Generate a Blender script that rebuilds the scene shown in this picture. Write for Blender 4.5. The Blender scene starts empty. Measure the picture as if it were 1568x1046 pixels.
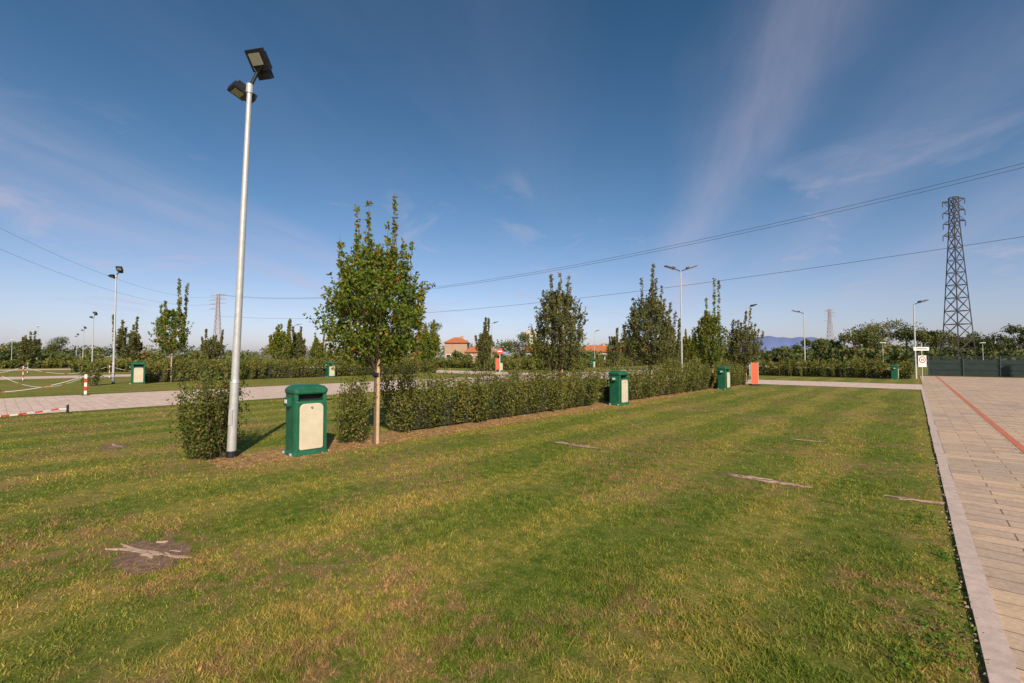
import bpy, math, numpy as np
from math import radians, sin, cos, pi
scene = bpy.context.scene
YAW = radians(41.4)
CY, SY = cos(YAW), sin(YAW)
def W(r, f):            # (right, forward) survey frame -> world xy
    return (CY*r - SY*f, SY*r + CY*f)

# ------------------------------------------------------------------ materials
def new_mat(name):
    m = bpy.data.materials.new(name); m.use_nodes = True
    nt = m.node_tree; b = nt.nodes['Principled BSDF']
    return m, nt, b
def N(nt, t, **k):
    n = nt.nodes.new(t)
    for a, v in k.items(): setattr(n, a, v)
    return n
def L(nt, a, b): nt.links.new(a, b)
def ramp(nt, fac, stops, interp='LINEAR'):
    r = N(nt, 'ShaderNodeValToRGB'); r.color_ramp.interpolation = interp
    els = r.color_ramp.elements
    while len(els) < len(stops): els.new(0.5)
    for e, (p, c) in zip(els, stops):
        e.position = p; e.color = (c[0], c[1], c[2], 1) if not isinstance(c, (int, float)) else (c, c, c, 1)
    L(nt, fac, r.inputs[0]); return r.outputs[0]
def noise(nt, vec, scale, detail=4, rough=.55, dist=0.):
    n = N(nt, 'ShaderNodeTexNoise'); n.inputs['Scale'].default_value = scale
    n.inputs['Detail'].default_value = detail; n.inputs['Roughness'].default_value = rough
    n.inputs['Distortion'].default_value = dist
    if vec is not None: L(nt, vec, n.inputs['Vector'])
    return n.outputs['Fac']
def mix(nt, fac, a, b, mode='MIX'):
    m = N(nt, 'ShaderNodeMix', data_type='RGBA', blend_type=mode)
    for s, v in ((m.inputs[0], fac), (m.inputs[6], a), (m.inputs[7], b)):
        if isinstance(v, (int, float)): s.default_value = v
        elif isinstance(v, tuple): s.default_value = (v[0], v[1], v[2], 1)
        else: L(nt, v, s)
    return m.outputs[2]
def mth(nt, op, a, b=0., clamp=False):
    m = N(nt, 'ShaderNodeMath', operation=op, use_clamp=clamp)
    for s, v in ((m.inputs[0], a), (m.inputs[1], b)):
        if isinstance(v, (int, float)): s.default_value = v
        else: L(nt, v, s)
    return m.outputs[0]
def bump(nt, b, h, strength=.4, dist=.02):
    bn = N(nt, 'ShaderNodeBump'); bn.inputs['Strength'].default_value = strength
    bn.inputs['Distance'].default_value = dist
    L(nt, h, bn.inputs['Height']); L(nt, bn.outputs[0], b.inputs['Normal'])

def simple(name, col, rough=.6, metal=0., var=.15, vs=8., bs=.1):
    m, nt, b = new_mat(name)
    tc = N(nt, 'ShaderNodeTexCoord')
    n = noise(nt, tc.outputs['Object'], vs, 6, .65)
    c = ramp(nt, n, [(.3, tuple(x*(1-var) for x in col)), (.7, tuple(min(1, x*(1+var)) for x in col))])
    L(nt, c, b.inputs['Base Color'])
    b.inputs['Roughness'].default_value = rough; b.inputs['Metallic'].default_value = metal
    if bs: bump(nt, b, n, bs, .01)
    return m

def lawn_color(nt, pos):
    sep = N(nt, 'ShaderNodeSeparateXYZ'); L(nt, pos, sep.inputs[0])
    big = noise(nt, pos, .25, 3, .6, .3)
    med = noise(nt, pos, 1.1, 4, .7, .4)
    fin = noise(nt, pos, 8, 3, .75)
    GR=(.13,.18,.024); MD=(.265,.255,.046); DR=(.46,.33,.1)
    c = ramp(nt, big, [(.38, GR), (.5, MD), (.62, DR)])
    c2 = ramp(nt, med, [(.35, (.09,.135,.016)), (.49, MD), (.64, (.52,.31,.1))])
    c = mix(nt, .5, c, c2)
    c = mix(nt, .55, c, ramp(nt, fin, [(.34, (.09, .13, .018)), (.5, (.265,.255,.046)), (.66, (.52, .35, .11))]))
    # mower stripes, along the rows
    wob = mth(nt, 'MULTIPLY', noise(nt, pos, .3, 2), 1.5)
    st = mth(nt, 'SINE', mth(nt, 'MULTIPLY', mth(nt, 'ADD', sep.outputs[0], wob), 4.4))
    st = ramp(nt, mth(nt, 'MULTIPLY_ADD', st, .5), [(.25, 0.), (.6, 1.)]); nt.nodes[-2].inputs[2].default_value = .5
    c = mix(nt, mth(nt, 'MULTIPLY', st, .65), c, mix(nt, 1., c, (.47, .72, .48), 'MULTIPLY'))
    # bare, sun-dried soil spots
    soil = mth(nt, 'MULTIPLY', ramp(nt, noise(nt, pos, .45, 2, .6), [(.47, 0.), (.58, 1.)]),
               ramp(nt, noise(nt, pos, 6, 4, .75), [(.46, 0.), (.57, 1.)]))
    c = mix(nt, mth(nt, 'MULTIPLY', soil, .72), c, (.37, .21, .115))
    # dry litter strip beside the hedge
    dx = mth(nt, 'ABSOLUTE', mth(nt, 'ADD', sep.outputs[0], 7.6))
    dx = mth(nt, 'ADD', dx, mth(nt, 'MULTIPLY', noise(nt, pos, 2.2, 4, .7), .8))
    near = ramp(nt, dx, [(.84, 1.), (1.1, 0.)])
    yy = mth(nt, 'LESS_THAN', mth(nt, 'ABSOLUTE', mth(nt, 'ADD', sep.outputs[1], -14.8)), 12.7)
    c = mix(nt, mth(nt, 'MULTIPLY', near, yy), c, ramp(nt, fin, [(.35, (.27, .14, .055)), (.65, (.6, .38, .18))]))
    return c, fin

mat_ground, nt, b = new_mat('lawn_ground')
g = N(nt, 'ShaderNodeNewGeometry')
c, fin = lawn_color(nt, g.outputs['Position'])
f2 = noise(nt, g.outputs['Position'], 55, 5, .8)
c = mix(nt, .8, c, ramp(nt, f2, [(.38, (.42, .46, .3)), (.62, (1.15, 1.15, 1.15))]), 'MULTIPLY')
L(nt, c, b.inputs['Base Color']); b.inputs['Roughness'].default_value = .95
b.inputs['Specular IOR Level'].default_value = .1
bump(nt, b, f2, .7, .03)

def leafmat(name, stops, trans=.3, pos_lawn=False):
    m, nt, b = new_mat(name)
    at = N(nt, 'ShaderNodeAttribute', attribute_name='tint')
    if pos_lawn:
        g = N(nt, 'ShaderNodeNewGeometry')
        c, _ = lawn_color(nt, g.outputs['Position'])
        c = mix(nt, 1., c, ramp(nt, at.outputs['Fac'], stops), 'MULTIPLY')
    else:
        c = ramp(nt, at.outputs['Fac'], stops)
    L(nt, c, b.inputs['Base Color']); b.inputs['Roughness'].default_value = .6
    b.inputs['Specular IOR Level'].default_value = .25
    t = N(nt, 'ShaderNodeBsdfTranslucent'); L(nt, mix(nt, 1., c, (1.3, 1.25, .75), 'MULTIPLY'), t.inputs[0])
    ms = N(nt, 'ShaderNodeMixShader'); ms.inputs[0].default_value = trans
    L(nt, b.outputs[0], ms.inputs[1]); L(nt, t.outputs[0], ms.inputs[2])
    L(nt, ms.outputs[0], nt.nodes['Material Output'].inputs[0])
    return m
mat_blade = leafmat('grass_blade', [(0., (.7, .85, .6)), (.5, (1.4, 1.42, 1.25)), (1., (2.3, 1.95, 2.))], .42, True)
mat_leaf = leafmat('tree_leaf', [(0., (.045, .08, .01)), (.45, (.125, .185, .02)), (.75, (.24, .26, .034)), (.9, (.42, .24, .04)), (1., (.5, .15, .03))], .35)
mat_leaf2 = leafmat('tree_leaf_dull', [(0., (.05, .07, .024)), (.5, (.135, .15, .045)), (.85, (.25, .21, .07)), (1., (.38, .2, .08))], .3)
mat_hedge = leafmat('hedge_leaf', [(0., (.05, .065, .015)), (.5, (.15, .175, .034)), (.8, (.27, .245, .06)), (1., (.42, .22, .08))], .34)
mat_far = leafmat('far_foliage', [(0., (.05, .07, .022)), (.5, (.13, .15, .042)), (.85, (.22, .2, .058)), (1., (.32, .17, .065))], .2)
mat_weed = leafmat('weed_leaf', [(0., (.07, .15, .015)), (1., (.17, .29, .03))], .35)
mat_dry = leafmat('dry_leaf', [(0., (.2, .09, .03)), (.5, (.4, .2, .07)), (1., (.55, .38, .18))], .15)
mat_core = simple('hedge_core_blocker', (.03, .032, .014), .95, var=.5, vs=20)  # dark solid added inside the hedges to block light between the leaves
mat_bark = simple('bark', (.13, .09, .06), .9, var=.3, vs=30, bs=.5)
mat_stake = simple('wood_stake', (.52, .35, .2), .8, var=.2, vs=20)
mat_galv = simple('galvanised_steel', (.52, .51, .5), .5, .3, var=.12, vs=14)
mat_dark = simple('dark_lamp_housing', (.02, .02, .022), .45, .2, var=.2)
mat_glass = simple('lamp_glass', (.32, .3, .26), .15, 0, var=.12, vs=25)
mat_green = simple('green_plastic', (.014, .115, .058), .45, 0, var=.22, vs=7)
mat_beige = simple('beige_panel', (.62, .53, .38), .5, 0, var=.1, vs=5)
mat_black = simple('dark_opening', (.012, .014, .012), .8)
mat_white = simple('white_paint', (.75, .74, .71), .5, var=.08)
mat_red = simple('red_paint', (.6, .05, .025), .5, var=.12)
mat_orange = simple('orange_red_board', (.65, .11, .04), .55, var=.1)
mat_line = simple('worn_red_line', (.6, .17, .08), .8, var=.25, vs=6)
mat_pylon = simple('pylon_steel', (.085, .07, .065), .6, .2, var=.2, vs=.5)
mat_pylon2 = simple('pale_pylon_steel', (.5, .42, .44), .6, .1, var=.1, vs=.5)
mat_wire = simple('cable', (.06, .06, .08), .6)
mat_roof = simple('terracotta_roof', (.5, .15, .055), .85, var=.25, vs=3, bs=.4)
mat_wall = simple('rendered_wall', (.42, .28, .19), .9, var=.12, vs=1.5)
mat_wall2 = simple('pale_wall', (.5, .44, .38), .9, var=.1, vs=1.5)
mat_window = simple('window_glass', (.03, .04, .05), .15)
mat_fence = simple('green_fence_mesh', (.04, .06, .055), .7, var=.2, vs=3)
mat_hill = simple('hazy_hillside', (.15, .2, .4), 1, var=.06, vs=.004, bs=0)  # blue of the distant air haze is put into the base colour
mat_stone = simple('broken_stone', (.5, .34, .24), .9, var=.3, vs=14, bs=.5)
mat_soil = simple('bare_soil', (.2, .115, .07), .95, var=.6, vs=14, bs=1.)
mat_kerb = simple('concrete_kerb', (.56, .42, .35), .9, var=.2, vs=10, bs=.4)

def paver(name, c1, c2, c3, bw, bh, mort):
    m, nt, b = new_mat(name)
    g = N(nt, 'ShaderNodeNewGeometry'); mp = N(nt, 'ShaderNodeMapping')
    L(nt, g.outputs['Position'], mp.inputs[0])
    br = N(nt, 'ShaderNodeTexBrick'); L(nt, mp.outputs[0], br.inputs['Vector'])
    br.inputs['Scale'].default_value = 1; br.inputs['Brick Width'].default_value = bw
    br.inputs['Row Height'].default_value = bh; br.inputs['Mortar Size'].default_value = .007
    br.inputs['Mortar Smooth'].default_value = .2; br.inputs['Bias'].default_value = -.1
    br.inputs['Color1'].default_value = (*c1, 1); br.inputs['Color2'].default_value = (*c2, 1)
    br.inputs['Mortar'].default_value = (*mort, 1)
    big = noise(nt, g.outputs['Position'], .7, 5, .65)
    c = mix(nt, ramp(nt, big, [(.4, 0.), (.62, .5)]), br.outputs['Color'], c3)
    fin = noise(nt, g.outputs['Position'], 35, 6, .7)
    c = mix(nt, .6, c, ramp(nt, fin, [(.3, (.6, .57, .54)), (.65, (1.12, 1.1, 1.08))]), 'MULTIPLY')
    dirt = ramp(nt, noise(nt, g.outputs['Position'], 2.5, 7, .75), [(.5, 0.), (.72, .65)])
    c = mix(nt, dirt, c, (.25, .16, .1))
    L(nt, c, b.inputs['Base Color']); b.inputs['Roughness'].default_value = .85
    h = mth(nt, 'SUBTRACT', mth(nt, 'MULTIPLY', fin, .3), br.outputs['Fac'])
    bump(nt, b, h, .5, .008)
    return m
mat_pave = paver('paving_blocks', (.72, .49, .33), (.42, .32, .27), (.62, .45, .27), .62, .21, (.15, .1, .07))
mat_road = paver('road_paving', (.82, .6, .48), (.68, .51, .42), (.76, .57, .45), .5, .25, (.36, .26, .19))

# ------------------------------------------------------------------ mesh builder
def nrm(v): return v/np.maximum(np.linalg.norm(v, axis=-1, keepdims=True), 1e-9)
class MB:
    def __init__(s): s.V=[]; s.F=[]; s.T=[]; s.n=0; s.mats=[]
    def mi(s, m):
        if m not in s.mats: s.mats.append(m)
        return s.mats.index(m)
    def add(s, v, f, m, tint=.5, smooth=False):
        v = np.asarray(v, float); 
        if isinstance(f, list):
            groups = {}
            for q in f: groups.setdefault(len(q), []).append(q)
            fs = [np.array(x) for x in groups.values()]
        else: fs = [f]
        for a in fs: s.F.append((a+s.n, s.mi(m), smooth))
        s.V.append(v); s.n += len(v)
        s.T.append(np.full(len(v), tint) if np.isscalar(tint) else tint)
    def tube(s, p0, p1, r0, r1, m, n=8, cap=True):
        p0=np.array(p0,float); p1=np.array(p1,float); d=nrm(p1-p0)
        a=np.array([0,0,1.]) if abs(d[2])<.9 else np.array([1.,0,0])
        u=nrm(np.cross(d,a)); w=np.cross(d,u); t=np.arange(n)*2*pi/n
        ring=np.cos(t)[:,None]*u+np.sin(t)[:,None]*w
        v=np.vstack([p0+ring*r0,p1+ring*r1]); i=np.arange(n); j=(i+1)%n
        s.add(v,np.stack([i,j,j+n,i+n],1),m,smooth=n>4)
        if cap and n>3:
            s.add(v,[tuple(range(n))[::-1],tuple(range(n,2*n))],m)
    def path(s, pts, r0, r1, m, n=6):
        k=len(pts)-1
        for i in range(k):
            s.tube(pts[i],pts[i+1],r0+(r1-r0)*i/k,r0+(r1-r0)*(i+1)/k,m,n,cap=False)
    def box(s, c, sz, m, R=None, taper=1.):
        x,y,z=[q/2 for q in sz]
        v=np.array([[-x,-y,-z],[x,-y,-z],[x,y,-z],[-x,y,-z],[-x*taper,-y*taper,z],[x*taper,-y*taper,z],[x*taper,y*taper,z],[-x*taper,y*taper,z]])
        if R is not None: v=v@np.array(R).T
        s.add(v+np.array(c,float),[(3,2,1,0),(4,5,6,7),(0,1,5,4),(1,2,6,5),(2,3,7,6),(3,0,4,7)],m)
    def loft(s, secs, m, k=4):   # (z,w,d,rad,cx,cy)
        rings=[]
        for (z,w,d,r,cx,cy) in secs:
            P=[]
            for (sx,sy,a0) in ((1,1,0),(-1,1,90),(-1,-1,180),(1,-1,270)):
                for j in range(k+1):
                    a=radians(a0+90*j/k); P.append((cx+sx*(w/2-r)+r*cos(a), cy+sy*(d/2-r)+r*sin(a), z))
            rings.append(P)
        n=len(rings[0]); v=np.array([p for r in rings for p in r]); f=[]
        for q in range(len(rings)-1):
            for i in range(n):
                j=(i+1)%n; f.append((q*n+i,q*n+j,(q+1)*n+j,(q+1)*n+i))
        f.append(tuple(range(n))[::-1]); f.append(tuple(range((len(rings)-1)*n,len(rings)*n)))
        s.add(v,f,m)
    def leaves(s, P, A, S, Wd, m, tint, rng):
        A=nrm(A); side=nrm(np.cross(A,rng.normal(size=A.shape)))
        S=np.asarray(S)[:,None]*np.ones((len(P),1)); Wd=np.asarray(Wd)[:,None]*np.ones((len(P),1))
        nn=np.cross(A,side)
        v=np.stack([P,P+A*S*.45+side*Wd+nn*S*.08,P+A*S,P+A*S*.45-side*Wd+nn*S*.08],1).reshape(-1,3)
        s.add(v,np.arange(len(v)).reshape(-1,4),m,np.repeat(tint,4))
    def obj(s, name, loc=(0,0,0), rot=(0,0,0)):
        me=bpy.data.meshes.new(name); V=np.vstack(s.V)
        me.vertices.add(len(V)); me.vertices.foreach_set('co',V.ravel())
        tot=np.concatenate([np.full(len(a),a.shape[1]) for a,_,_ in s.F])
        idx=np.concatenate([a.ravel() for a,_,_ in s.F])
        me.loops.add(len(idx)); me.loops.foreach_set('vertex_index',idx.astype(np.int32))
        me.polygons.add(len(tot)); st=np.concatenate([[0],np.cumsum(tot)[:-1]])
        me.polygons.foreach_set('loop_start',st.astype(np.int32))
        me.polygons.foreach_set('material_index',np.concatenate([np.full(len(a),mi) for a,mi,_ in s.F]).astype(np.int32))
        me.polygons.foreach_set('use_smooth',np.concatenate([np.full(len(a),sm) for a,_,sm in s.F]))
        at=me.attributes.new('tint','FLOAT','POINT'); at.data.foreach_set('value',np.concatenate(s.T).astype(np.float32))
        for m in s.mats: me.materials.append(m)
        me.update(calc_edges=True); me.validate()
        o=bpy.data.objects.new(name,me); scene.collection.objects.link(o)
        o.location=loc; o.rotation_euler=rot
        return o
def rotm(ax, a):
    from mathutils import Matrix
    return np.array(Matrix.Rotation(a,3,ax))

# ------------------------------------------------------------------ ground, roads
mb=MB(); S=6000
mb.add([(-S,-S,0),(S,-S,0),(S,S,0),(-S,S,0)],[(0,1,2,3)],mat_ground); mb.obj('ground')
def sheet(name,x0,x1,y0,y1,z,m):
    mb=MB(); mb.add([(x0,y0,z),(x1,y0,z),(x1,y1,z),(x0,y1,z)],[(0,1,2,3)],m); return mb.obj(name)
sheet('paved_path',.34,14,-20,49.5,.02,mat_pave)
mb=MB(); y=-20.
rk=np.random.default_rng(3)
while y<28.4:
    mb.box((.285+rk.normal()*.003,y+.495,-.004+rk.normal()*.0015),(.11,.985,.05),mat_kerb); y+=1.
mb.obj('kerb')
sheet('painted_line',1.28,1.38,-20,49.,.024,mat_line)
sheet('paved_road',-25.3,-17.8,-80,90,.012,mat_road)
sheet('paved_road',-17.8,.33,28.6,34,.016,mat_road)
sheet('paved_road',-110,-25.3,28.6,34,.016,mat_road)
sheet('paved_road',-52,-46,-80,28.6,.012,mat_road)
sheet('paved_road',-82,-76,-80,28.6,.012,mat_road)
mb=MB()
mb.box((2.9,19.5,.022),(.6,.6,.012),mat_dark)
for i in range(6): mb.box((2.9,19.28+i*.09,.03),(.5,.035,.008),mat_galv)
mb.obj('drain_cover')

# ------------------------------------------------------------------ grass blades
rng=np.random.default_rng(11)
patches=[(-4.53,.84,.40,.24),(-1.43,6.42,.55,.11),(-1.5,9.97,.4,.1),(-4.5,6.78,.55,.1),(-10.4,1.4,.3,.16),(.0,6.62,.27,.07),(-3.2,13.3,.7,.05),(-1.2,13.2,.5,.05),(-4.6,13.4,.4,.05)]
NB=540000
u=rng.random(NB); r=1.7*(26/1.7)**u; th=rng.uniform(-radians(62),radians(62),NB)
X=CY*r*np.sin(th)-SY*r*np.cos(th); Y=SY*r*np.sin(th)+CY*r*np.cos(th)
edge=.24+.012*np.sin(Y*6.1)+.014*np.sin(Y*2.3)
k=(X<edge+rng.normal(0,.014,NB))&(X>-17.7)&(Y<28.4)
for (px,py,a,b_) in patches:
    k&=~((((X-px)/a)**2+((Y-py)/b_)**2)<.9+rng.normal(0,.5,NB))
k&=~((np.abs(X+7.75)<.5)&(Y>1.6)&(rng.random(NB)<.8))
cl=np.sin(X*3.1+1.7*np.sin(Y*2.3))*np.sin(Y*2.7+1.3*np.sin(X*1.9))+.5*np.sin(X*9+Y*7)*np.sin(Y*11-X*5)+.5*np.sin(X*23+5*np.sin(Y*3))*np.sin(Y*19+4*np.sin(X*4))
k&=rng.random(NB)<np.clip(.62+.5*cl,.12,1)
X,Y,r,cl=X[k],Y[k],r[k],cl[k]; n=len(X)
h=rng.uniform(.01,.028,n)*(1+.3*np.sin(X*2.1)*np.sin(Y*1.7)+.2*cl); h*=np.where(rng.random(n)<.015,1.8,1)
h*=np.where(X>.1,.7,1)
wd=.0013+.0007*r**.9
az=rng.uniform(0,2*pi,n); lean=np.abs(rng.normal(.8,.5,n))
B=np.stack([X,Y,np.zeros(n)],1); sd=np.stack([np.cos(az),np.sin(az),np.zeros(n)],1)
ld=rng.uniform(0,2*pi,n); tip=B+np.stack([np.cos(ld)*lean*h,np.sin(ld)*lean*h,h],1)
v=np.stack([B-sd*wd[:,None],B+sd*wd[:,None],tip],1).reshape(-1,3)
mb=MB(); mb.add(v,np.arange(3*n).reshape(-1,3),mat_blade,np.repeat(np.clip(rng.normal(.45,.27,n)-.06*cl,0,1),3))
mb.obj('grass')

# patches of soil with broken stones
for q,(px,py,a,b_) in enumerate(patches):
    mb=MB(); rg=np.random.default_rng(50+q); t=np.linspace(0,2*pi,34)[:-1]; K=33
    rr=1+.13*rg.normal(size=K)
    ring=np.stack([a*rr*np.cos(t),b_*rr*np.sin(t),np.full(K,.004)],1)
    mb.add(np.vstack([ring,[[0,0,.007]]]),[(i,(i+1)%K,K) for i in range(K)],mat_soil)
    ns=(13,26,8,16,5,12,3,3,2)[q]
    for i in range(ns):
        aa=rg.uniform(0,2*pi); ra=rg.random()**.5*.78
        cx,cy=a*ra*cos(aa),b_*ra*sin(aa); m=rg.integers(9,14); tt=np.sort(rg.uniform(0,2*pi,m))
        lx,ly=rg.uniform(.03,.13),rg.uniform(.006,.022); jr=1+.25*rg.normal(size=m)
        if q>4: ly*=.6
        z=rg.uniform(.008,.012); ax=rg.normal()*.2+(.5 if q==0 else 0)
        top=[(cx+lx*cos(x)*j*cos(ax)-ly*sin(x)*j*sin(ax),cy+lx*cos(x)*j*sin(ax)+ly*sin(x)*j*cos(ax),z) for x,j in zip(tt,jr)]; bot=[(p[0],p[1],0) for p in top]
        mb.add(np.array(bot+top),[tuple(range(m,2*m))]+[(j,(j+1)%m,m+(j+1)%m,m+j) for j in range(m)],mat_stone)
    for i in range(160 if q<5 else 20):
        aa=rg.uniform(0,2*pi); ra=rg.random()**.5*.95; s=rg.uniform(.002,.006)
        mb.box((a*ra*cos(aa),b_*ra*sin(aa),.006+s*.4),(s*2,s*1.5,s),mat_soil,rotm('Z',rg.uniform(0,3)),.6)
    mb.obj('soil_patch',(px,py,0))

# gravel crumbs and weeds along the kerb, dry leaves under the hedge
mb=MB(); rg=np.random.default_rng(18)
for i in range(260):
    y=rg.uniform(2.2,12); x=.235+rg.normal()*.025; s=rg.uniform(.003,.01)
    mb.box((x,y,.01+s/2),(s*2,s*1.6,s),mat_stone,rotm('Z',rg.uniform(0,3)),.6)
mb.obj('gravel_crumbs')
mb=MB(); rg=np.random.default_rng(8)
for (cx,cy,n,sp) in ((.1,3.5,260,.2),(.12,4.2,130,.16),(.02,5.9,280,.22),(.14,4.9,90,.1),(-.05,3.1,120,.12),(.1,7.6,60,.2),(.12,2.7,120,.12)):
    P=np.stack([cx+rg.normal(0,sp*.35,n),cy+rg.normal(0,sp,n),rg.uniform(.0,.02,n)],1)
    P=P[P[:,0]<.25]; n=len(P)
    A=np.stack([rg.normal(size=n),rg.normal(size=n),rg.uniform(.3,1.,n)],1)
    mb.leaves(P,A,rg.uniform(.02,.038,n),rg.uniform(.004,.008,n),mat_weed,rg.random(n),rg)
mb.obj('weed_plants')
mb=MB(); n=2600; P=np.stack([-7.25+rg.normal(0,.3,n),rg.uniform(1.8,24,n),rg.uniform(.004,.02,n)],1)
A=rg.normal(size=(n,3)); A[:,2]*=.25
mb.leaves(P,A,rg.uniform(.02,.045,n),rg.uniform(.006,.014,n),mat_dry,rg.random(n),rg); mb.obj('fallen_leaves')

# ------------------------------------------------------------------ vegetation
def egg(f,Wd): return Wd/2*np.sin(pi*(.12+np.clip(f,0,1)*.83)**.97)**.72
def tree(x,y,H,Wd,cb,seed,nt_,ls,spikes=8,leaf=None,name='hornbeam_tree',stake=True,top=.8,per=13,spk=None):
    leaf=leaf or mat_leaf; rg=np.random.default_rng(seed); mb=MB()
    Hb=cb+(H-cb)*top
    pts=[np.array([0,0,0.])]
    for i in range(1,8):
        pts.append(np.array([rg.normal()*.015,rg.normal()*.015,Hb*.93*i/7]))
    mb.path(pts,.045 if H<6 else .06,.012,mat_bark,7)
    if stake:
        mb.tube((.07,-.07,0),(.075,-.06,min(cb+.25,1.75)),.036,.033,mat_stake,8)
        mb.tube((-.03,.03,cb*.85),(.09,-.09,cb*.85),.05,.05,mat_dark,8)
    nl=26
    for i in range(nl):
        f=rg.uniform(.12,.95); az=i*2.4+rg.normal()*.3; R=egg(f,Wd)*rg.uniform(.6,1.0); z1=cb+(Hb-cb)*f
        z0=max(cb*.92,z1-rg.uniform(.5,1.)*(.5+R*1.2)); p=[]
        for t in np.linspace(0,1,5):
            p.append(np.array([R*t**.8*cos(az),R*t**.8*sin(az),z0+(z1-z0)*t**1.1]))
        mb.path(p,.016,.005,mat_bark,5)
    m=int(nt_*2.2); f=rg.random(m)**1.1; az=rg.uniform(0,2*pi,m); q=rg.random(m)**.45
    R=egg(f,Wd)*q*(1+.16*np.sin(3*az+seed+f*9)+.12*np.sin(7*f*3+2*az)); z=cb+(Hb-cb)*f+.12*np.sin(4*az+seed)*(Wd/2)
    P=np.stack([R*np.cos(az),R*np.sin(az),z],1)
    k=3.3/ls**.25/ (Wd/2)**.5
    cl=np.sin(P[:,0]*k*1.9+seed)*np.sin(P[:,1]*k*2.1+1)+np.sin(P[:,2]*k*1.6+P[:,0]*2)*.8
    keep=cl>-.15-rg.random(m)*.8; P=P[keep][:nt_]; az=az[keep][:nt_]; q=q[keep][:nt_]; m=len(P)
    D=nrm(np.stack([np.cos(az)*.35,np.sin(az)*.35,np.ones(m)],1)+rg.normal(0,.24,(m,3)))
    Lt=rg.uniform(.16,.42,m)*(Wd/2)**.5
    for i in range(0,m,3):
        mb.tube(P[i]-D[i]*.05,P[i]+D[i]*Lt[i],.004,.0015,mat_bark,3,cap=False)
    def deck(P,D,Lt,per,tbase,tvar,autumn=.03,ls=ls):
        m=len(P); t=rg.random((m,per)); PP=(P[:,None]+D[:,None]*(Lt[:,None]*t)[...,None]).reshape(-1,3)
        DD=np.repeat(D,per,0); n=len(PP); A=DD*.5+rg.normal(0,.75,(n,3)); A[:,2]-=.1
        tn=np.clip(rg.normal(tbase,tvar,n),0,.8); tn=np.where(rg.random(n)<autumn,rg.uniform(.8,1,n),tn)
        mb.leaves(PP+nrm(rg.normal(size=(n,3)))*.01,A,ls*rg.uniform(.6,1.25,n),ls*rg.uniform(.27,.42,n),leaf,tn,rg)
    deck(P,D,Lt,per,.44,.2)
    if spk is None:
        spk=[]
        for i in range(spikes):
            a=rg.uniform(0,2*pi); f=rg.uniform(.2,.97); rr=egg(f,Wd)*rg.uniform(.55,1.05)
            hh=(H-cb)*rg.uniform(.16,.34) if i>1 else H-(cb+(Hb-cb)*f)
            spk.append((rr*cos(a),rr*sin(a),cb+(Hb-cb)*f,min(hh,H-cb)))
    for (sx,sy,sz,hh) in spk:
        lean=np.array([sx*.2,sy*.2,0])+np.array([*rg.normal(0,.05,2),0])
        hh=min(hh,H-sz)
        p=[np.array([sx,sy,sz-.3])+ (np.array([0,0,hh+.3])+lean)*t+np.array([rg.normal()*.012,rg.normal()*.012,0]) for t in np.linspace(0,1,6)]
        mb.path(p,.009,.003,mat_bark,4)
        nn=int(max(6,(hh+.3)/.04)); T=rg.random(nn)*.97
        PB=np.array([p[0]+(p[-1]-p[0])*t for t in T]); a=rg.uniform(0,2*pi,nn)
        DD=nrm(np.stack([np.cos(a)*.7,np.sin(a)*.7,np.ones(nn)],1))
        deck(PB,DD,np.full(nn,.05+.03*ls/.06)*(1.2-T*.6),5,.54,.18,.17)
    return mb.obj(name,(x,y,0),(0,0,YAW))
spk1=[(-.32,0,3.0,1.65),(-.12,.1,3.2,1.55),(.34,-.1,3.1,1.75),(.26,.2,3.2,1.2),(-.64,0,2.5,1.6),(-.48,-.2,2.8,1.1),(.6,.1,2.5,1.45),(.48,-.2,2.8,1.1),(.74,.2,2.1,.9),(-.72,.2,2.1,.85),(0,-.2,3.1,1.2),(.1,.3,3.1,1.3),(.4,.3,3.,1.),(-.4,.3,3.,1.),(-.76,-.1,1.7,.8),(.76,0,1.75,.8),(.05,-.4,2.9,.9),(-.22,.25,3.1,1.2),(.36,-.3,2.8,1.1),(-.3,-.35,2.7,1.2),(.8,-.2,1.9,1.15),(-.8,0,2.0,1.05),(-.56,.1,2.8,.85),(.52,.2,2.8,1.0)]
t1=tree(-7.3,4.55,4.9,1.75,1.55,1,1600,.068,spk=spk1,top=.58,per=12); t1.scale=(.93,.93,.93)
tree(-7.9,11.1,4.15,1.4,1.2,2,1000,.064,spikes=34,leaf=mat_leaf2,top=.72,per=12)
tree(-7.8,17.0,5.3,1.8,1.3,3,1050,.078,spikes=26,leaf=mat_leaf2,top=.58,per=11)
tree(-7.6,23.6,5.5,1.3,1.2,4,650,.09,spikes=14,top=.52,per=10)
tree(-7.2,28.0,4.4,1.85,1.1,5,560,.09,spikes=34,leaf=mat_leaf2,top=.55,per=9)
tree(-34.5,7.2,6.4,1.8,1.9,6,420,.12,spikes=10,top=.52,per=10,stake=True)
more=[(-65,9.6,6.2,3.,7,mat_leaf2),(-64,17.4,4.9,2.8,8,mat_leaf2),(-50,19.9,5.6,2.7,9,mat_leaf),(-52,22.5,5.,2.2,10,mat_leaf2),(-65,31,5,2.4,11,mat_leaf),
(-34.5,27,5.1,2.5,12,mat_leaf),(-34.5,34.6,5.7,1.8,13,mat_leaf2),(-34.5,62.9,6,2.6,14,mat_leaf2),(-20,48.9,5.7,3.,15,mat_leaf2),(-90,3,5.0,2.6,16,mat_leaf2),
(-34.5,44,4.8,2.4,17,mat_leaf),(-21,58,5,2.6,18,mat_leaf),(-66,42,5,2.6,19,mat_leaf2),(-92,-6,5.2,2.4,20,mat_leaf2),(-50,33,4.6,2.2,21,mat_leaf2),(-20,40,4.6,2.,22,mat_leaf2)]
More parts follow.
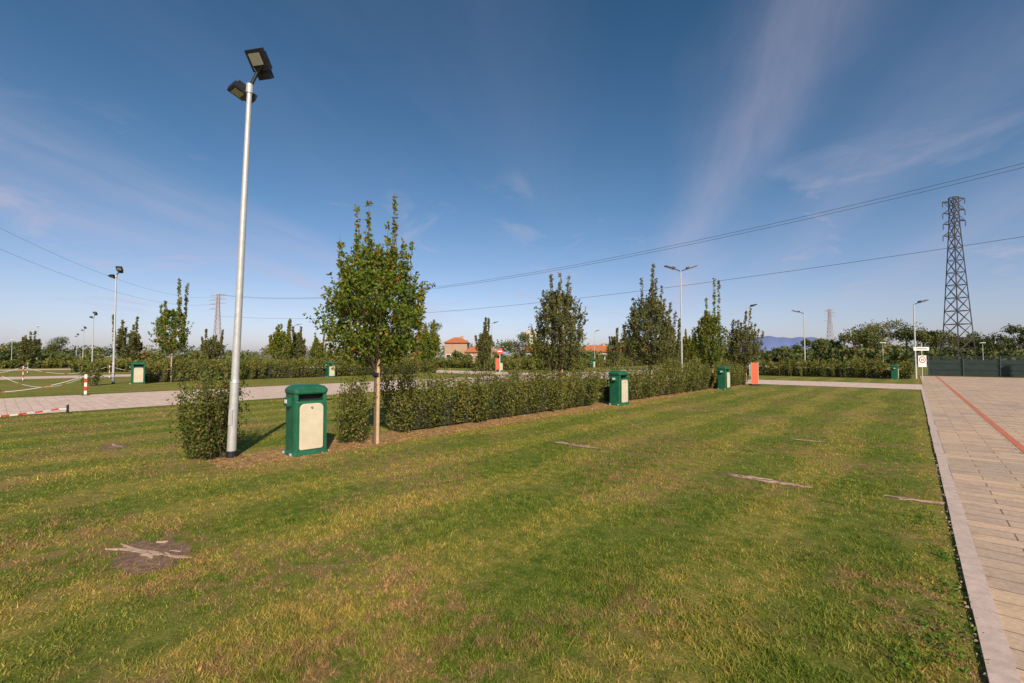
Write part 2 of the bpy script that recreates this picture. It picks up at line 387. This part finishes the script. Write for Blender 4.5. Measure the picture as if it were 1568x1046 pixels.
for (x,y,H,w,sd,mt) in more:
    tree(x,y,H,w*.85,1.3,sd,260,.18,spikes=20,leaf=mt,top=.58,per=9,stake=False)

def hedge(segs,wd,H,dens,ls,seed,per,name='hedge',core=True,spread=.1,m=None,wild=.2):
    rg=np.random.default_rng(seed); mb=MB(); m=m or mat_hedge
    for (x0,y0,x1,y1) in segs:
        p0=np.array([x0,y0]);p1=np.array([x1,y1]); Ln=np.linalg.norm(p1-p0); d=(p1-p0)/Ln; nn=np.array([-d[1],d[0]])
        ns=int(Ln*wd*dens); t=rg.random(ns)*Ln; o=rg.uniform(-.5,.5,ns); o=np.sign(o)*np.abs(o*2)**.65*.5
        if Ln>2: t=np.clip(t+.1*np.sin(t*2*pi/.7+seed),0,Ln)
        wv=1+.16*np.sin(t*2.3+seed)+.16*np.sin(t*2*pi/.7+seed)
        hv=H*(.9+.07*np.sin(t*1.7+1)+.08*np.sin(t*4.3+seed)+rg.normal(0,wild*.5,ns))
        hv=np.where(rg.random(ns)<.12,hv*(1+wild),hv)
        base=np.stack([p0[0]+d[0]*t+nn[0]*o*wd*.7*wv,p0[1]+d[1]*t+nn[1]*o*wd*.7*wv,np.zeros(ns)],1)
        tp=base+np.stack([nn[0]*o*wd*.5+rg.normal(0,spread,ns),nn[1]*o*wd*.5+rg.normal(0,spread,ns),hv],1)
        T=rg.random((ns,per)); T=.04+.96*T**.85
        P=(base[:,None]+(tp-base)[:,None]*T[...,None]).reshape(-1,3); n=len(P)
        P[:,:2]+=rg.normal(0,.03,(n,2))
        bul=np.repeat(o,per)*wd*.25*np.sin(pi*np.clip(T.ravel(),0,1))
        P[:,0]+=nn[0]*bul; P[:,1]+=nn[1]*bul
        A=rg.normal(0,.7,(n,3)); A[:,2]+=.45
        pl=np.repeat(.1*np.sin(t*3.3+seed)+.08*np.sin(t*7.9),per)
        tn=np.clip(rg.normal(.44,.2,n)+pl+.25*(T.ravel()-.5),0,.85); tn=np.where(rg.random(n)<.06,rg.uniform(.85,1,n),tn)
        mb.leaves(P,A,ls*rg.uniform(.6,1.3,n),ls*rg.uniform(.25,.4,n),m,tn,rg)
        for i in range(0,ns,4 if dens>40 else 12):
            mb.tube(base[i],tp[i],.005,.0018,mat_bark,3,cap=False)
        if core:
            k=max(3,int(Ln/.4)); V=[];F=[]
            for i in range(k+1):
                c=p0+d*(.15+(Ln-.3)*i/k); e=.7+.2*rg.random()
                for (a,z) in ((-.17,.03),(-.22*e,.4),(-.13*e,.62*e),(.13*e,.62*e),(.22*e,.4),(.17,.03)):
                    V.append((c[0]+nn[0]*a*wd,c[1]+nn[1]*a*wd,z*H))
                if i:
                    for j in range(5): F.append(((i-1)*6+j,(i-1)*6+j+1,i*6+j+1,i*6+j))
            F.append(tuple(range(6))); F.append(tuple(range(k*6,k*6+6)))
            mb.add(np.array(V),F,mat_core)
    return mb.obj(name)
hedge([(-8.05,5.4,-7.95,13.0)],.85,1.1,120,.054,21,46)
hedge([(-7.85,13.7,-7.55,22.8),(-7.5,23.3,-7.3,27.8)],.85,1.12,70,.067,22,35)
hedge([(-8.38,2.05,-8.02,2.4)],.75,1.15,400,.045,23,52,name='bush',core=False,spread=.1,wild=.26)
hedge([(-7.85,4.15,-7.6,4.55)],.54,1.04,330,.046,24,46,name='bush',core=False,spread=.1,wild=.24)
hedge([(-34.6,5.8,-34.6,28)],1.1,1.35,30,.12,25,30)
hedge([(-35.5,35,-35.5,75)],1.1,1.3,16,.2,26,22)
hedge([(-18,42.4,0,42.4)],1.2,1.3,30,.12,27,30)
hedge([(-60,42.4,-27,42.4)],1.2,1.3,14,.2,28,24)
hedge([(-62,5,-62,27)],1.3,1.1,12,.22,29,24)
hedge([(-90,-2,-90,60)],1.5,1.,8,.3,30,22)
hedge([(-33.2,3.2,-32.8,3.6)],1.0,1.2,60,.1,31,30,name='bush',core=False)

def bigcrown(mb,cx,cy,H,w,n,ls,rg,flat=1.,trunk=True):
    hc=H*(.62 if flat==1 else .35); zc=H-hc/2
    if trunk:
        mb.tube((cx,cy,0),(cx+rg.normal()*.2,cy,zc),.2,.1,mat_bark,6)
        for a in range(5):
            az=a*1.3; mb.tube((cx,cy,zc*.75),(cx+cos(az)*w*.33,cy+sin(az)*w*.33,zc+hc*.15),.08,.03,mat_bark,4,cap=False)
    nb=11; hue=rg.normal()*.13+.04
    for i in range(nb):
        az=rg.uniform(0,2*pi); rr=rg.random()**.5*w*.36; zz=zc+rg.uniform(-.36,.36)*hc; sr=w*rg.uniform(.13,.25)
        m=n//nb; D=nrm(rg.normal(size=(m,3))); D[:,2]*=.75*flat**.3
        P=np.array([cx+cos(az)*rr,cy+sin(az)*rr,zz])+D*sr*(rg.random((m,1))**.35)*(1+.25*np.sin(D[:,:1]*7+i))
        P[:,2]=np.maximum(P[:,2],.05)
        tn=np.clip(rg.normal(.38+hue+.1*rg.normal(),.18,m),0,1)
        mb.leaves(P,D*.4+rg.normal(0,.7,(m,3)),ls*rg.uniform(.6,1.3,m),ls*rg.uniform(.28,.45,m),mat_far,tn,rg)
rg=np.random.default_rng(77)
for (px,d,ty,w,fl) in ((1252,78,513,5.5,1),(1275,80,520,4.5,1),(1312,76,497,6.5,1),(1353,95,494,11,.5),(1338,82,512,5,1),(1388,92,500,10,.5),(1415,88,505,6,.5),(1440,95,508,8,1),(1470,97,516,6,1),(1500,95,509,8,1),(1530,100,516,8,1),(1562,90,493,6,1),(1222,90,530,5,1),(1590,95,508,9,1),(1195,100,534,5,1),(1640,90,506,9,1),(660,95,490,6,1),(790,110,507,9,1),(745,150,515,7,1),(90,150,514,9,1),(30,120,522,6,1)):
    X,Y=W((px-784)/697*d,d); mb=MB(); H=1.55+(546-ty)/697*d
    bigcrown(mb,0,0,H,w*.85,2100,.32,rg,fl); mb.obj('umbrella_pine_tree' if fl<1 else 'broadleaf_tree',(X,Y,0))
def treeline(pts,name='distant_treeline'):
    mb=MB()
    for (x,y,h,w) in pts: bigcrown(mb,x,y,h,w,300,.7,rg,1.,False)
    mb.obj(name)
pl=[]
for px in range(-350,1950,17):
    right=px>1180
    d=rg.uniform(110,150) if right else rg.uniform(150,210)
    ty=rg.uniform(527,541) if not right else rg.uniform(523,539)
    if 600<px<1130: ty-=rg.uniform(0,12)
    if 1145<px<1250: ty=rg.uniform(534,541)
    pl.append((*W((px-784)/697*d,d),1.55+(546-ty)/697*d,rg.uniform(7,12)))
treeline(pl)
pl=[]
for px in range(-350,1950,14):
    if rg.random()<(.5 if px<600 else .3): continue
    d=rg.uniform(70,95) if px>1180 else rg.uniform(80,110)
    pl.append((*W((px-784)/697*d,d),rg.uniform(1.4,2.6) if px<1180 else rg.uniform(1.9,3.1),rg.uniform(3.5,5.5)))
treeline(pl,'shrub_belt')

# ------------------------------------------------------------------ litter bins
def bin_(x,y,s=1.):
    mb=MB()   # front = +x
    mb.loft([(0,.46,.56,.05,0,0),(.05,.46,.56,.05,0,0),(.07,.42,.51,.06,0,0),(.83,.43,.51,.06,0,0),(.85,.42,.5,.06,0,0)],mat_green)
    mb.box((-.175,0,.905),(.06,.42,.13),mat_green)
    for sy in (-1,1):
        mb.box((0,sy*.222,.905),(.39,.055,.13),mat_green)
        mb.box((.218,sy*.222,.45),(.026,.04,.78),mat_green)
    mb.box((-.02,0,.895),(.24,.38,.1),mat_black)  # solid black block paints the shade inside the slot
    mb.loft([(.96,.44,.52,.07,0,0),(.985,.47,.55,.08,0,0),(1.03,.47,.55,.08,0,0),(1.075,.41,.48,.09,-.01,0),(1.1,.31,.36,.09,-.02,0)],mat_green)
    V=[];w,z0,z1,r=.37,.09,.81,.08
    for (sy,zc,a0) in ((1,z1-r,0),(-1,z1-r,90),(-1,z0+r*.4,180),(1,z0+r*.4,270)):
        rr=r if zc>.5 else r*.4
        for j in range(6):
            a=radians(a0+90*j/5); V.append((sy*(w/2-rr)+rr*cos(a),zc+rr*sin(a)))
    n=len(V); v=[(.207,p[0],p[1]) for p in V]+[(.23,p[0],p[1]) for p in V]+[(.235,p[0]*.96,.45+(p[1]-.45)*.975) for p in V]
    f=[(i,(i+1)%n,n+(i+1)%n,n+i) for i in range(n)]+[(n+i,n+(i+1)%n,2*n+(i+1)%n,2*n+i) for i in range(n)]+[tuple(range(2*n,3*n))]
    mb.add(np.array(v),f,mat_beige)
    mb.tube((.233,0,.745),(.245,0,.745),.016,.016,mat_dark,10)
    mb.tube((.245,0,.745),(.25,0,.745),.007,.007,mat_galv,8)
    mb.box((.0,-.29,.84),(.16,.07,.13),mat_green); mb.box((.02,-.328,.85),(.1,.008,.06),mat_white)
    for sx in (-.15,.15):
        mb.box((sx,-.28,.03),(.05,.05,.04),mat_galv)
    o=mb.obj('litter_bin',(x,y,0),(0,0,radians(-3))); o.scale=(s,s,s)
    bv=o.modifiers.new('b','BEVEL'); bv.width=.006; bv.segments=2; bv.limit_method='ANGLE'; bv.angle_limit=radians(50)
bin_(-7.42,3.36); bin_(-7.2,13.4); bin_(-6.85,23.1); bin_(-33.2,5.4,1.15); bin_(-33.5,17,1.1); bin_(-33.5,55,1.1); bin_(-1,41,.9); bin_(-33.5,36,1.1)

# ------------------------------------------------------------------ street lamps
def head(mb,c,w,l,ax_tilt,az,bracket):
    R=rotm('Z',az)@rotm('X',ax_tilt)   # glass faces local -z
    def T(p): return R@np.array(p)+np.array(c)
    mb.box(T((0,0,.02)),(w,l,.07),mat_dark,R)
    mb.box(T((0,0,-.022)),(w*.98,l*.98,.012),mat_dark,R)
    mb.box(T((0,-l*.06,-.033)),(w*.66,l*.55,.008),mat_glass,R)
    for i in range(7): mb.box(T((-w*.4+w*.8*i/6,.02,.085)),(.008,l*.8,.06),mat_dark,R)
    mb.box(T((0,l*.68,.03)),(w*.75,l*.45,.1),mat_dark,R)
    for sx in (-1,1): mb.tube(T((sx*w*.54,0,.02)),bracket,.011,.011,mat_dark,6)
def lamp(x,y,H=5.8,lean=0.,rz=0.):
    mb=MB()
    mb.tube((0,0,0),(0,0,1.15),.066,.063,mat_galv,20); mb.tube((0,0,1.15),(0,0,1.2),.069,.056,mat_galv,20)
    mb.tube((0,0,1.2),(0,0,H),.056,.036,mat_galv,20)
    for z in (.62,): mb.box((0,-.066,z),(.06,.012,.24),mat_galv)
    mb.tube((0,0,.0),(0,0,.1),.078,.074,mat_dark,16)
    mb.tube((0,0,H-.06),(0,0,H+.08),.05,.05,mat_galv,14)
    mb.tube((0,0,H+.02),(.11,0,H+.28),.026,.026,mat_dark,8); mb.tube((.0,0,H-.02),(-.13,0,H-.0),.022,.022,mat_dark,8)
    head(mb,(.14,-.06,H+.44),.3,.3,radians(-48),radians(-14),(.1,.02,H+.26))
    head(mb,(-.18,.02,H-.03),.27,.25,radians(-16),radians(-38),(-.11,0,H+.02))
    return mb.obj('street_lamp',(x,y,0),(0,lean,YAW+rz))
lamp(-7.95,2.45,5.8,radians(1.7))
lamp(-34.5,4.5,6.2,0,.6); 
def post_lamp(x,y,H,arms=1,rz=0.,name='street_lamp'):
    mb=MB(); mb.tube((0,0,0),(0,0,1.),.07,.065,mat_galv,12); mb.tube((0,0,1.),(0,0,H),.055,.035,mat_galv,12)
    for s in ((-1,1) if arms==2 else (1,)):
        mb.tube((0,0,H-.05),(s*.45,0,H+.12),.03,.025,mat_dark,8)
        R=rotm('Y',-s*radians(18))
        mb.box((s*.68,0,H+.19),(.62,.28,.06),mat_dark,R,.85); mb.box((s*.7,0,H+.152),(.4,.2,.01),mat_glass,R)
        mb.box((s*.42,0,H+.15),(.18,.16,.12),mat_dark,R)
    return mb.obj(name,(x,y,0),(0,0,YAW+rz))
post_lamp(-10.3,26.9,6.7,2)
for (x,y,H,rz) in ((-10,40.5,5.6,.5),(-7.5,49.3,5.6,pi-.4),(-42,43.6,6,.6),(-42,69.6,6,.3),(-66,28,6,.5),(.1,42.9,5.3,.0),(-92,40,6,2),(-30,85,6,1)):
    post_lamp(x,y,H,1,rz)
for (x,y) in ((-64.5,6.7),(-97,9),(-127,10.8),(-97,-12),(-127,-20)): lamp(x,y,5.7,0,.4)
for (px,d,H) in ((57,75,6.5),(1352,60,3.3),(1505,70,3.6),(18,70,4.)):
    mb=MB(); mb.tube((0,0,0),(0,0,H),.045,.03,mat_galv,8); mb.loft([(H,.2,.2,.08,0,0),(H+.08,.7,.5,.1,0,0),(H+.16,.6,.4,.1,0,0)],mat_white)
    mb.obj('path_light',(*W((px-784)/697*d,d),0))

# ------------------------------------------------------------------ signs, boards, barriers
def disc(mb,c,r,m,y): 
    t=np.linspace(0,2*pi,25)[:-1]; mb.add(np.stack([c[0]+r*np.cos(t),np.full(24,y),c[1]+r*np.sin(t)],1),[tuple(range(24))],m)
mb=MB(); mb.tube((0,.03,0),(0,.03,2.5),.03,.03,mat_galv,8)
mb.box((0,0,1.25),(.56,.012,.78),mat_white); disc(mb,(0,1.35),.24,mat_red,-.009); disc(mb,(0,1.35),.17,mat_white,-.012)
mb.box((-.05,-.016,1.35),(.055,.004,.15),mat_black); mb.box((.055,-.016,1.35),(.055,.004,.15),mat_black)
mb.box((-.05,0,2.1),(1.05,.02,.24),mat_white); mb.box((-.05,-.013,2.1),(.75,.004,.05),mat_black)
mb.obj('traffic_sign',(*W(28.1,31.2),0),(0,0,YAW))
mb=MB(); mb.tube((0,.03,0),(0,.03,2.4),.03,.03,mat_white,8); mb.tube((0,.0,2.1),(0,-.012,2.1),.3,.3,mat_red,24); mb.box((0,-.018,2.1),(.42,.006,.1),mat_white)
mb.obj('no_entry_sign',(*W(-1.2,45),0),(0,0,YAW))
mb=MB(); mb.box((0,0,.66),(.36,.05,1.16),mat_orange); mb.box((0,0,.05),(.45,.3,.06),mat_dark); mb.tube((-.19,0,0),(-.19,0,1.28),.02,.02,mat_galv,6); mb.tube((.19,0,0),(.19,0,1.28),.02,.02,mat_galv,6)
mb.obj('notice_board',(*W(13.15,24.7),0),(0,0,YAW))
mb=MB(); mb.box((0,0,.8),(.4,.06,1.2),mat_orange); mb.tube((-.2,0,0),(-.2,0,1.45),.03,.03,mat_galv,6); mb.tube((.2,0,0),(.2,0,1.45),.03,.03,mat_galv,6)
mb.obj('notice_board',(*W(-1.5,48),0),(0,0,YAW))

def barrier(posts,h=.85,name='chain_barrier',sag=1.9,ch=.011):
    mb=MB()
    for (x,y) in posts:
        for i in range(5): mb.tube((x,y,.03+i*(h-.03)/5),(x,y,.03+(i+1)*(h-.03)/5),.024,.024,mat_red if i%2 else mat_white,8)
        mb.tube((x,y,0),(x,y,.04),.12,.1,mat_dark,12)
    for (a,b_) in zip(posts[:-1],posts[1:]):
        pr=None
        for i in range(21):
            t=i/20; p=(a[0]+(b_[0]-a[0])*t,a[1]+(b_[1]-a[1])*t,h-.06-sag*t*(1-t))
            if pr: mb.tube(pr,p,ch,ch,mat_white if i%5 else mat_red,5)
            pr=p
    mb.obj(name)
barrier([(-24.9,2.4),(-25.,-2.4),(-25,-7.2)],sag=2.1,ch=.009)
barrier([(-24.9,2.44),(-31,.1)],sag=2.1,ch=.008)
barrier([(-43,-3),(-43,1.2),(-43,5.4),(-43,9.6)],.95)
barrier([(-46,-6),(-50,-4),(-54,-2),(-58,0),(-62,2)],1.)
mb=MB(); mb.tube((-17.5,1.35,0),(-17.5,1.35,.24),.03,.025,mat_dark,8); mb.tube((-17.5,1.35,.24),(-17.5,1.35,.26),.035,.035,mat_galv,8)
rg2=np.random.default_rng(5); px_,py_,pz_=-17.5,1.33,.1
for i in range(24):
    q=(px_-.008+rg2.normal()*.02,py_-.15,max(.015,.1-.016*i+abs(rg2.normal())*.008)); 
    mb.add(np.array([(px_,py_,pz_),q,(q[0]+.01,q[1],q[2]+.04),(px_+.01,py_,pz_+.04)]),[(0,1,2,3)],mat_red if i%2 else mat_white); px_,py_,pz_=q
mb.obj('barrier_tape')

# fence at far right
mb=MB(); x=.9
while x<30:
    mb.tube((x,50.2,0),(x,50.2,1.65),.04,.04,mat_fence,6); 
    for z in (.08,.55,1.05,1.58): mb.tube((x,50.2,z),(x+2.,50.2,z),.018,.018,mat_fence,4)
    for i in range(40): mb.tube((x+i*.05,50.2,.05),(x+i*.05,50.2,1.58),.0085,.0085,mat_fence,3,cap=False)
    x+=2.
mb.add([(.9,50.26,.05),(30,50.26,.05),(30,50.26,1.3),(.9,50.26,1.3)],[(0,1,2,3)],mat_fence)
mb.obj('mesh_fence')
mb=MB(); mb.box((0,0,.9),(.25,.25,1.8),mat_bark); mb.box((0,0,1.85),(.3,.3,.1),mat_bark,None,.6); mb.obj('gate_post',(6.6,49.3,0))

# ------------------------------------------------------------------ pylons and power lines
def pylon(x,y,H,bw,tw,m,rz,th,name='lattice_pylon',arm=1.9):
    mb=MB(); n=14
    def wdt(z): 
        f=z/H; return bw/2+(tw/2-bw/2)*min(1,f/.86)
    zs=[H*(1-(1-i/n)**1.15) for i in range(n+1)]; zs[-1]=H
    C=lambda z:[np.array([sx*wdt(z),sy*wdt(z),z]) for sx,sy in ((-1,-1),(1,-1),(1,1),(-1,1))]
    for a,b_ in zip(zs[:-1],zs[1:]):
        A=C(a);B=C(b_)
        for i in range(4):
            j=(i+1)%4
            mb.tube(A[i],B[i],th,th,m,4); mb.tube(A[i],B[j],th*.55,th*.55,m,4); mb.tube(A[j],B[i],th*.55,th*.55,m,4); mb.tube(B[i],B[j],th*.55,th*.55,m,4)
    for k,z in enumerate((.995,.925,.86,.79)):
        for s in (-1,1):
            if (k!=3) or s<0:
                w=wdt(z*H); zz=z*H-(.7 if s<0 else 0)
                e=(s*(w+arm),0,zz)
                for sy in (-1,1): mb.tube((s*w,sy*w,zz),e,th*.7,th*.5,m,4); mb.tube((s*w,sy*w,zz+.9 if k else zz-.9),e,th*.5,th*.4,m,4)
                mb.tube(e,(e[0],0,zz-1.),.07,.07,m,5)
    mb.obj(name,(x,y,0),(0,0,rz))
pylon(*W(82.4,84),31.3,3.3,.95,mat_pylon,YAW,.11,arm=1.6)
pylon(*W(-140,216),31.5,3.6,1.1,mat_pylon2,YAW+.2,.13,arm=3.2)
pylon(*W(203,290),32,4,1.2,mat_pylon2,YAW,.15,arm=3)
mb=MB()
def wire(a,b_,za,zb,sag,r=.035,n=50,off=0.):
    ax,ay=W(*a);bx,by=W(*b_); pr=None
    for i in range(n+1):
        t=i/n; p=(ax+(bx-ax)*t+off,ay+(by-ay)*t,za+(zb-za)*t-4*sag*t*(1-t))
        if pr: mb.tube(pr,p,r,r,mat_wire,4,cap=False)
        pr=p
A_=(-140,216);B_=(90,60)
wire(B_,A_,33,31.3,9.6); wire(B_,A_,32.4,31.,9.6,off=.6); wire(B_,A_,21,21,6)
Cc=(-90,50); wire(Cc,A_,34,30,8,.025); wire(Cc,A_,29.5,27,8,.025)
mb.obj('power_line')

# ------------------------------------------------------------------ houses
def house(r,f,w,d,h,rh,wallm,ov=.5,rz=0.,win=4):
    mb=MB(); mb.box((0,0,h/2),(w,d,h),wallm)
    V=[(-w/2-ov,-d/2-ov,h-.1),(w/2+ov,-d/2-ov,h-.1),(w/2+ov,d/2+ov,h-.1),(-w/2-ov,d/2+ov,h-.1),(-w/2+d*.3,0,h+rh),(w/2-d*.3,0,h+rh)]
    mb.add(np.array(V),[(0,1,5,4),(1,2,5),(2,3,4,5),(3,0,4),(3,2,1,0)],mat_roof)
    fl=max(1,int(h/2.9))
    for k in range(fl):
        for i in range(win):
            x=-w/2+w*(i+.5)/win; z=1.5+2.9*k
            mb.box((x,-d/2-.02,z),(1.3,.06,1.5),mat_white); mb.box((x,-d/2-.06,z),(1.05,.06,1.25),mat_window)
    mb.box((w*.2,0,h+rh*.8),(.7,.7,1.4),wallm)
    mb.obj('house',(*W(r,f),0),(0,0,YAW+rz))
house(-15.,125,6,7,5.4,1.5,mat_wall,win=3); house(6,115,7,7,2.9,1.3,mat_wall2,win=4,rz=.2)
house(21,112,8,6,2.9,1.5,mat_wall,win=4,rz=-.15); house(30,116,9,7,3.,1.6,mat_wall,win=3); house(-8,118,8,6,2.8,1.4,mat_wall,win=3)
mb=MB(); mb.box((0,0,12),(14,12,24),mat_wall2)
for k in range(7):
    for i in range(5): mb.box((-5.4+i*2.7,-6.03,3+k*3),(1.5,.1,1.5),mat_window)
mb.box((0,0,24.6),(6,5,1.6),mat_wall2); mb.obj('apartment_block',(*W(17,400),0),(0,0,YAW))
# distant hill
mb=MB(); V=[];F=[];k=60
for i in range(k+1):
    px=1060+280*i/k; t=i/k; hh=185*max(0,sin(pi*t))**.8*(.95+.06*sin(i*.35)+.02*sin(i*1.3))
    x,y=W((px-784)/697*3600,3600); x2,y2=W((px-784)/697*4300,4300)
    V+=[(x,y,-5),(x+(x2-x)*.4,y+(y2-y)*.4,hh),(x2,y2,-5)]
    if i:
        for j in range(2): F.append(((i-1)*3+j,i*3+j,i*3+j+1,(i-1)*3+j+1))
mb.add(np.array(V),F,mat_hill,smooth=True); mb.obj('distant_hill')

# ------------------------------------------------------------------ light & sky
SUN_AZ=math.atan2(3.85,-2.47); EL=radians(32)
ld=bpy.data.lights.new('sun','SUN'); ld.energy=5.; ld.angle=radians(.5); ld.color=(1,.87,.7)
so=bpy.data.objects.new('sun',ld); scene.collection.objects.link(so)
from mathutils import Vector
dv=Vector((sin(SUN_AZ)*cos(EL),cos(SUN_AZ)*cos(EL),sin(EL)))
so.rotation_euler=dv.to_track_quat('Z','Y').to_euler(); so.location=dv*50
w=bpy.data.worlds.new('World'); scene.world=w; w.use_nodes=True; nt=w.node_tree
bg=nt.nodes['Background']; sky=N(nt,'ShaderNodeTexSky',sky_type='NISHITA'); sky.sun_disc=False
sky.sun_elevation=EL; sky.sun_rotation=SUN_AZ; sky.air_density=1.; sky.dust_density=1.; sky.ozone_density=2.
tc=N(nt,'ShaderNodeTexCoord'); sp=N(nt,'ShaderNodeSeparateXYZ'); L(nt,tc.outputs['Generated'],sp.inputs[0])
z=mth(nt,'MAXIMUM',sp.outputs[2],0.); zz=mth(nt,'ADD',z,.14)
cb=N(nt,'ShaderNodeCombineXYZ'); L(nt,mth(nt,'DIVIDE',sp.outputs[0],zz),cb.inputs[0]); L(nt,mth(nt,'DIVIDE',sp.outputs[1],zz),cb.inputs[1])
m1=N(nt,'ShaderNodeMapping'); m1.inputs['Rotation'].default_value=(0,0,radians(-28)); L(nt,cb.outputs[0],m1.inputs[0])
m2=N(nt,'ShaderNodeMapping'); m2.inputs['Scale'].default_value=(1.,.2,1); m2.inputs['Location'].default_value=(7.1,1.,0); L(nt,m1.outputs[0],m2.inputs[0])
# high cirrus bands (streets of cloud running along one heading), with fibrous breakup
n1=noise(nt,m2.outputs[0],2.6,7,.6,.5); n3=noise(nt,m1.outputs[0],1.7,8,.6,.9)
su=N(nt,'ShaderNodeSeparateXYZ'); L(nt,m1.outputs[0],su.inputs[0])
uu=mth(nt,'ADD',su.outputs[0],mth(nt,'MULTIPLY',mth(nt,'SUBTRACT',noise(nt,m1.outputs[0],.55,4,.55),.5),.7))
uu=mth(nt,'MULTIPLY',mth(nt,'ADD',uu,3.),.2)
band=ramp(nt,uu,[(0.,.1),(.09,.25),(.155,1.),(.2,.4),(.245,.9),(.31,.08),(.5,.16),(.63,.04),(.69,.8),(.735,.14),(.79,.45),(.84,.12),(.9,.5),(1.,.15)],'EASE')
cl=mth(nt,'MULTIPLY',band,ramp(nt,n1,[(.32,.2),(.66,1.)]))
cl=mth(nt,'MULTIPLY',cl,ramp(nt,z,[(.02,0.),(.1,1.)]))
wisp=mth(nt,'MULTIPLY',ramp(nt,n3,[(.57,0.),(.8,1.)]),ramp(nt,z,[(.03,0.),(.1,1.),(.28,.55),(.4,0.)]))
cl=mth(nt,'ADD',mth(nt,'MULTIPLY',cl,.45),wisp,True)
base=mix(nt,1.,sky.outputs[0],ramp(nt,z,[(0.,(1.08,1.02,1.38)),(.1,(1.02,.97,1.13)),(.3,(.6,.82,.95)),(.65,(.25,.6,.75))]),'MULTIPLY')
col=mix(nt,cl,base,(5.,4.7,5.9))
L(nt,col,bg.inputs[0]); bg.inputs[1].default_value=.108

# ------------------------------------------------------------------ camera
cd=bpy.data.cameras.new('Camera'); cd.lens=16; cd.sensor_width=36; cd.clip_end=12000; cd.clip_start=.05
co=bpy.data.objects.new('Camera',cd); scene.collection.objects.link(co); co.location=(0,0,1.55)
co.rotation_euler=(radians(90+1.93),0,YAW); scene.camera=co
scene.view_settings.view_transform='Standard'; scene.view_settings.look='None'; scene.view_settings.exposure=0
